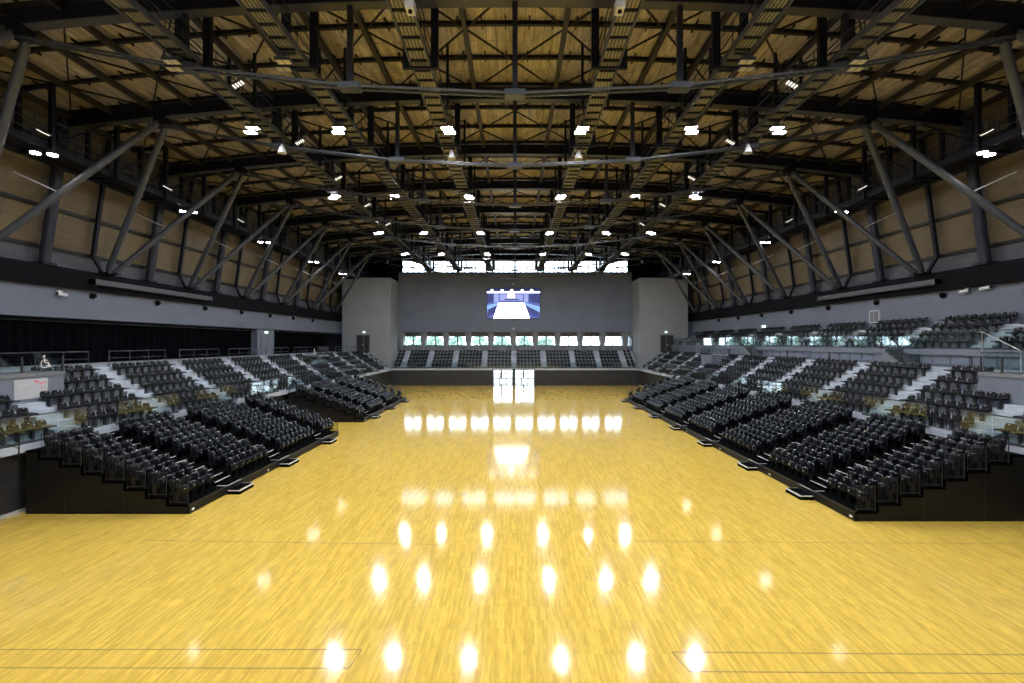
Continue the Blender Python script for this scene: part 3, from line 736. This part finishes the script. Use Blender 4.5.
# ------------------------------------------------------------------ roof steel
def gz(x): return zr(x) - .25           # underside of the purlins
for k, y in enumerate(TY):
    if y < 3: continue
    r = thing('roof_truss', 'dark arched steel roof truss with a sagging double tie, %s from the camera' % ORD[k + 1], 'roof truss', (0, y, 20), 'arched roof trusses')
    n = 26; web = MB(); fl = MB(); xs = [-26.2 + 52.4 * q / n for q in range(n + 1)]
    def bot(x): return zr(x) - 1.0
    for q in range(n):
        a, c = xs[q], xs[q + 1]
        web.prism([(a, y - .06, bot(a)), (c, y - .06, bot(c)), (c, y - .06, zr(c) - .28), (a, y - .06, zr(a) - .28)], (0, .12, 0))
        fl.prism([(a, y - .22, bot(a) - .05), (c, y - .22, bot(c) - .05), (c, y - .22, bot(c)), (a, y - .22, bot(a))], (0, .44, 0))
    web.build('girder_web', M['girder'], r); fl.build('girder_flange', M['flange'], r)
    def tie(x): return 16.5 + 2.3 * (abs(x) / 20.1) ** 1.85
    pts = [-20.1, -13.4, -6.7, 0, 6.7, 13.4, 20.1]
    for dy in (-.14, .14):
        MB().tube([(x, y + dy, tie(x)) for x in pts], .055, 8).build('tie_rod', M['strut'], r)
    for x in pts[1:-1]:
        MB().box(x - .1, x + .1, y - .1, y + .1, tie(x), bot(x)).build('king_post', M['steel'], r)
        MB().box(x - .42, x + .42, y - .24, y + .24, tie(x) - .12, tie(x) + .12).build('clamp', M['strut'], r)
    for s in (-1, 1):
        MB().box(s * 19.8, s * 20.4, y - .3, y + .3, 18.75, bot(20.1)).build('end_shoe', M['girder'], r)
# raking struts
AP = [(s, k) for s in (-1, 1) for k in range(len(TY))]
for s, k in AP:
    y = TY[k]
    if y < 3 or y > 68: continue
    wh = 'above the black curtain' if s < 0 else 'above the upper gallery'
    for d, nm in ((-1, 'towards'), (1, 'away from')):
        fy = y + d * 3.55
        if fy > 71 or fy < 8: continue
        r = thing('raking_strut', 'thick grey raking strut %s from %s truss, leaning %s the camera' % (wh, ORD[k + 1], nm), 'strut', (s * 26.5, fy, 10.87), 'raking roof struts')
        MB().tube([(s * 26.45, fy, 10.95), (s * 26.1, fy - d * .2, 11.3), (s * 20.3, y + d * .34, 18.65), (s * 20.15, y + d * .22, 18.92)], .2, 14, radii=[.10, .175, .175, .11]).build('shaft', M['strut'], r)
        MB().box(s * 26.1, s * 26.75, fy - .3, fy + .3, 10.87, 10.97).build('foot_plate', M['girder'], r)
        MB().tube([(s * 20.15, y + d * .22, 18.84), (s * 20.15, y + d * .22, 19.1)], .12, 10).build('head_pin', M['girder'], r)
        if d < 0:
            mid = Vector((s * 26.1, fy, 11.3)).lerp(Vector((s * 20.3, y, 18.65)), .40)
            MB().tube([mid, (s * 25.9, mid.y - .3, mid.z + 1.0)], .035, 6).build('tie_bar', M['greyprint'], r)
# purlins, longitudinal joists, bracing (parts of the roof shell)
bays = list(zip(TY, TY[1:] + [TY[-1] + 7.45]))
pn = 0
LX = [2.3 * j for j in range(-11, 12)]
bays = [(TY[0] - 7.45, TY[0])] + bays
for bi, (ya, yb) in enumerate(bays):
    if yb < 8 or ya > 73: continue
    for j in range(0, 3):
        y = ya + (yb - ya) * j / 3
        if y > 74.5: continue
        m = MB()
        for q in range(24):
            a, c = -26.2 + 52.4 * q / 24, -26.2 + 52.4 * (q + 1) / 24
            m.prism([(a, y - .08, zr(a) - .2), (c, y - .08, zr(c) - .2), (c, y - .08, zr(c) - .02), (a, y - .08, zr(a) - .02)], (0, .16, 0))
            for cl in (.3, .8):
                xx = a + (c - a) * cl
                m.box(xx - .03, xx + .03, y - .4, y + .4, zr(xx) - .12, zr(xx) - .02)
        pn += 1
        struct(m.build('beam_purlin_%d' % pn, M['joist']), 'dark curved purlin under the timber deck', 'purlin')
    m = MB()
    for ix in range(len(LX) - 1):
        for j in range(3):
            y0 = ya + (yb - ya) * j / 3; y1 = ya + (yb - ya) * (j + 1) / 3
            if y1 > 74.6: continue
            a, c = LX[ix], LX[ix + 1]
            if (ix + j + bi * 3) % 2: a, c = c, a
            m.bar((a, y0, zr(a) - .34), (c, y1, zr(c) - .34), .07, .07)
    struct(m.build('beam_bracing_%d' % bi, M['joist']), 'thin diagonal bracing between the roof beams', 'bracing')
for j, x in enumerate(LX):
    struct(MB().box(x - .11, x + .11, 4, 74.8, zr(x) - .52, zr(x) - .26).build('beam_long_%d' % j, M['longbeam']), 'long brown steel beam along the roof', 'beam')

# ------------------------------------------------------------------ catwalks
CATX = [(-13.3, 'outer', -1), (-8.9, 'second', -1), (-3.9, 'inner', -1), (3.9, 'inner', 1), (8.9, 'second', 1), (13.3, 'outer', 1)]
CZ = 17.95
for x, nm, s in CATX:
    r = thing('catwalk', 'long grated steel catwalk under the roof, %s one on the %s' % (nm, side_word(s)), 'catwalk', (x, 38, CZ), 'roof catwalks')
    ya, yb = 8, 73.5
    g = MB().box(x - .33, x + .33, ya, yb, CZ, CZ + .04)
    m = g
    y = ya
    while y < yb:
        m.box(x - .38, x + .38, y, y + .07, CZ - .09, CZ - .001, 1); y += .7
    m.build('grating', [M['tray'], M['joist']], r)
    for xx in (-.2, -.07, .07, .2):
        MB().box(x + xx - .02, x + xx + .02, ya, yb, CZ - .03, CZ + .005).build('cable_tray', M['flange'], r)
    for q in (-1, 1):
        MB().box(x + q * .38 - .035, x + q * .38 + .035, ya, yb, CZ - .12, CZ + .1).build('stringer', M['strut'], r)
        h = MB()
        for z in (.55, 1.05): h.tube([(x + q * .38, ya, CZ + z), (x + q * .38, yb, CZ + z)], .025, 6)
        y = ya + .5
        while y < yb:
            h.tube([(x + q * .38, y, CZ), (x + q * .38, y, CZ + 1.05)], .02, 5); y += 1.86
        h.build('guard_rail', M['steel'], r)
    for y in TY:
        if not 8 < y < 73: continue
        for q in (-1, 1):
            MB().box(x + q * .58 - .15, x + q * .58 + .15, y - .1 + .35, y + .1 + .35, CZ - .12, zr(x) - .3).build('hanger', M['girder'], r)
        MB().box(x - .75, x + .75, y + .28, y + .42, CZ - .2, CZ - .12).build('hanger_beam', M['girder'], r)
        for q in (-1, 1):
            MB().box(x + q * .62 - .06, x + q * .62 + .06, y + 3.6, y + 3.72, CZ - .05, zr(x) - .3).build('hanger', M['girder'], r)
for s in (-1, 1):
    x = s * 24.15; z = 16.3
    r = thing('catwalk', 'dark side catwalk beneath the roof edge above the %s' % ('black curtain' if s < 0 else 'upper gallery'), 'catwalk', (x, 38, z), 'roof catwalks')
    MB().box(x - .7, x + .7, 8, 74.8, z, z + .06).build('grating', M['joist'], r)
    for q in (-1, 1):
        MB().box(x + q * .75 - .05, x + q * .75 + .05, 8, 74.8, z - .25, z + .12).build('stringer', M['girder'], r)
        h = MB()
        for zz in (.45, .9, 1.35): h.tube([(x + q * .75, 8, z + zz), (x + q * .75, 74.8, z + zz)], .03, 6)
        y = 8.5
        while y < 74.5:
            h.tube([(x + q * .75, y, z), (x + q * .75, y, z + 1.35)], .025, 5); y += 1.24
        h.build('guard_rail', M['steel'], r)
    y = 8.0
    while y < 74.5:
        for q in (-1, 1):
            MB().box(x + q * .85 - .1, x + q * .85 + .1, y - .1, y + .1, z - .3, zr(x) - .3).build('hanger', M['girder'], r)
        MB().bar((x - .85, y, z - .3), (x + .85, y, z - .3), .12, .15).build('cross_bearer', M['girder'], r)
        MB().tube([(x - s * .85, y, z + .1), (x - s * .85, y + 3.72, zr(x) - .4)], .05, 6).build('diagonal', M['girder'], r)
        y += 3.725

# ------------------------------------------------------------------ lamps
def floodlight(x, y, z, lit, label, group, s, off=.12):
    r = thing('floodlight', label, 'floodlight', (x, y, z), group)
    for (dx, dy) in ((s * off, -.24), (-s * off, .24)):
        hs = MB().box(x + dx - .30, x + dx + .30, y + dy - .17, y + dy + .17, z + .01, z + .12).build('housing', M['rail'], r)
        q = MB()
        for a in (-.145, .145):
            q.box(x + dx + a - .125, x + dx + a + .125, y + dy - .14, y + dy + .14, z, z + .011)
        q.build('lamp_panel', M['lamp'] if lit else M['dimlamp'], hs)
    MB().box(x - .05, x + .05, y - .44, y + .44, z + .12, z + .18).box(x - .04, x + .04, y - .04, y + .04, z + .18, z + .5).build('bracket', M['rail'], r)
    MB().bar((x, y, z + .45), (x + s * .5, y, z + .5), .07, .07).build('arm', M['rail'], r)
LROW = [7.2, 12.7, 23.6, 34.4, 45.7, 56.5]  # first row, out of view, is added to brighten the near floor
for i, y in enumerate(LROW):
    for xm, nm in ((3.45, 'inner'), (9.15, 'middle'), (13.65, 'outer')):
        for s in (-1, 1):
            if i < 2: lab = 'unseen lit floodlight pair overhead of the camera, %s %s catwalk, row %s' % (nm, side_word(s), ORD[i + 1])
            else: lab = 'lit pair of white floodlight panels on the %s %s catwalk, %s lit row' % (nm, side_word(s), ORD[i - 1])
            floodlight(s * xm, y, 17.42, True, lab, 'lit roof floodlights', s if nm == 'inner' else -s, {'inner': .04, 'middle': .12, 'outer': .2}[nm])
for xm, nm in ((9.2, 'second'), (13.6, 'outer')):
    for s in (-1, 1):
        floodlight(s * xm, 18.1, 17.42, False, 'unlit floodlight pair on the %s %s catwalk above the near truss' % (nm, side_word(s)), 'unlit roof floodlights', -s)
for i, y in enumerate((22.6, 32.6, 42.5, 52.8, 62)):
    for s in (-1, 1):
        x = s * 23.4
        r = thing('side_lamp', 'lit oval lamp pair under the side catwalk above the %s, %s from the camera' % ('black curtain' if s < 0 else 'upper gallery', ORD[i + 1]), 'side lamp', (x, y, 15.95), 'lit side catwalk lamps')
        for dx, dy in ((-.3, -.12), (.3, .12)):
            MB().tube([(x + dx, y + dy, 15.77), (x + dx, y + dy, 15.81)], .2, 14).build('lamp_disc', M['sidelamp'], r)
            MB().tube([(x + dx, y + dy, 15.81), (x + dx, y + dy, 15.97)], .22, 14, radii=[.23, .12]).build('housing', M['rail'], r)
        MB().box(x - .5, x + .5, y - .04, y + .04, 15.95, 16.06).build('bracket', M['rail'], r)
def slot_lamp(x, y, z, s, label):
    r = thing('slot_spotlight', label, 'spotlight', (x, y, z), 'tilted slot spotlights')
    R = Matrix.Translation((x, y, z)) @ Matrix.Rotation(s * math.radians(28), 4, 'Y')
    for k in range(4):
        m = MB().box(-.03, .03, -.11, .11, -.02, .02); m.v = [tuple(R @ Vector((a + (k - 1.5) * .13, b_, c))) for a, b_, c in m.v]
        m.build('lamp_slot', M['slotlamp'], r)
    m = MB().box(-.28, .28, -.15, .15, .02, .09); m.v = [tuple(R @ Vector(v)) for v in m.v]; m.build('housing', M['rail'], r)
    MB().box(x - .03, x + .03, y - .03, y + .03, z, z + .45).build('stem', M['rail'], r)
for i, y in enumerate((19.9, 25.6, 31.2, 37.3, 43.3)):
    for s in (-1, 1):
        slot_lamp(s * 12.1, y, 17.7, s, 'tilted four-slot spotlight beside the outer %s catwalk, %s from the camera' % (side_word(s), ORD[i + 1]))
for i, y in enumerate((21.5, 29.2, 37.0)):
    for s in (-1, 1):
        slot_lamp(s * 22.3, y, 16.35, -s, 'tilted slot spotlight on the side catwalk above the %s, %s from the camera' % ('black curtain' if s < 0 else 'upper gallery', ORD[i + 1]))
for xm, y in ((3.65, 26.2), (13.0, 25.4)):
    for s in (-1, 1):
        x = s * xm
        r = thing('pendant_speaker', 'pale cone pendant speaker below the %s %s catwalk' % ('inner' if xm < 5 else 'outer', side_word(s)), 'pendant speaker', (x, y, 17.0), 'cone pendant speakers')
        MB().tube([(x, y, 17.0), (x, y, 17.35), (x, y, 17.5)], .2, 14, radii=[.24, .12, .06]).build('cone', M['greyprint'], r)
        MB().tube([(x, y, 17.5), (x, y, 17.85)], .02, 6).build('stem', M['rail'], r)
for s in (-1, 1):
    x = s * 3.5
    r = thing('ceiling_device', 'white boxed device on the inner %s catwalk near the top of the picture' % side_word(s), 'projector', (x, 15.2, 17.5), 'white catwalk devices')
    MB().box(x - .14, x + .14, 15.0, 15.45, 17.5, 17.85).build('casing', M['camera'], r)
    MB().tube([(x, 15.2, 17.5), (x, 15.2, 17.44)], .07, 12).build('lens', M['band'], r)

# ------------------------------------------------------------------ outside
struct(MB().box(-60, 60, 75.3, 130, -.3, -.05).box(-3.4, 3.1, 70, 75.3, -.2, -.01).build('ground', M['ground']), 'pale paving outside the far windows', 'ground')
def tree(x, y, zc, hz, r0, label):
    t = thing('tree', label, 'tree', (x, y, -.05), 'trees outside the far windows')
    MB().tube([(x, y, -.05), (x + .1, y, zc)], .2, 8, radii=[.2, .08]).build('trunk', M['bark'], t)
    m = MB()
    for k in range(420):
        a = random.uniform(0, 6.28); zz = random.uniform(-1, 1); rr = r0 * random.uniform(.3, .95) * math.sqrt(1 - zz * zz)
        c = Vector((x + rr * math.cos(a), y + rr * math.sin(a), zc + zz * hz)); sz = random.uniform(.2, .36)
        R = Matrix.Rotation(random.uniform(0, 6.28), 3, Vector((random.random(), random.random(), random.random())).normalized())
        m.add([c + R @ Vector(v) * sz for v in ((-1, -.5, 0), (1, -.5, .2), (.9, .6, 0), (-.9, .5, .2))], [(0, 1, 2, 3)])
    m.build('crown', M['leaf'], t)
for i in range(7):
    tree(-19.0 + 4.12 * i, 84 + .4 * (i % 2), 6.2, 1.5 if i < 5 else 1.2, 1.95, 'green tree outside the low far windows, %s from the left tower' % ORD[i + 1])

W = bpy.data.worlds.new('sky'); S.world = W; W.use_nodes = True
nt = W.node_tree; bg = nt.nodes['Background']
bg.inputs['Color'].default_value = (.72, .86, 1, 1); bg.inputs['Strength'].default_value = 9.0

# ------------------------------------------------------------------ camera
cam = bpy.data.cameras.new('camera'); co = bpy.data.objects.new('camera', cam); COL.objects.link(co); S.camera = co
co.location = (0, 0, EYE); co.rotation_euler = (math.pi / 2, 0, 0)
cam.sensor_fit = 'HORIZONTAL'; cam.sensor_width = 36; cam.lens = 36 * F / 1024
cam.shift_x = (512 - CX) / 1024; cam.shift_y = (CY - 341.5) / 1024
cam.clip_end = 300; cam.clip_start = .1

S.view_settings.view_transform = 'Standard'; S.view_settings.look = 'None'; S.view_settings.gamma = 1
S.view_settings.exposure = 0.0; S.view_settings.use_curve_mapping = False
S.cycles.use_denoising = True; S.cycles.denoising_prefilter = 'FAST'; S.cycles.max_bounces = 10; S.cycles.diffuse_bounces = 5; S.cycles.glossy_bounces = 4
S.cycles.transparent_max_bounces = 16; S.cycles.sample_clamp_indirect = 8.0
S.cycles.caustics_reflective = False
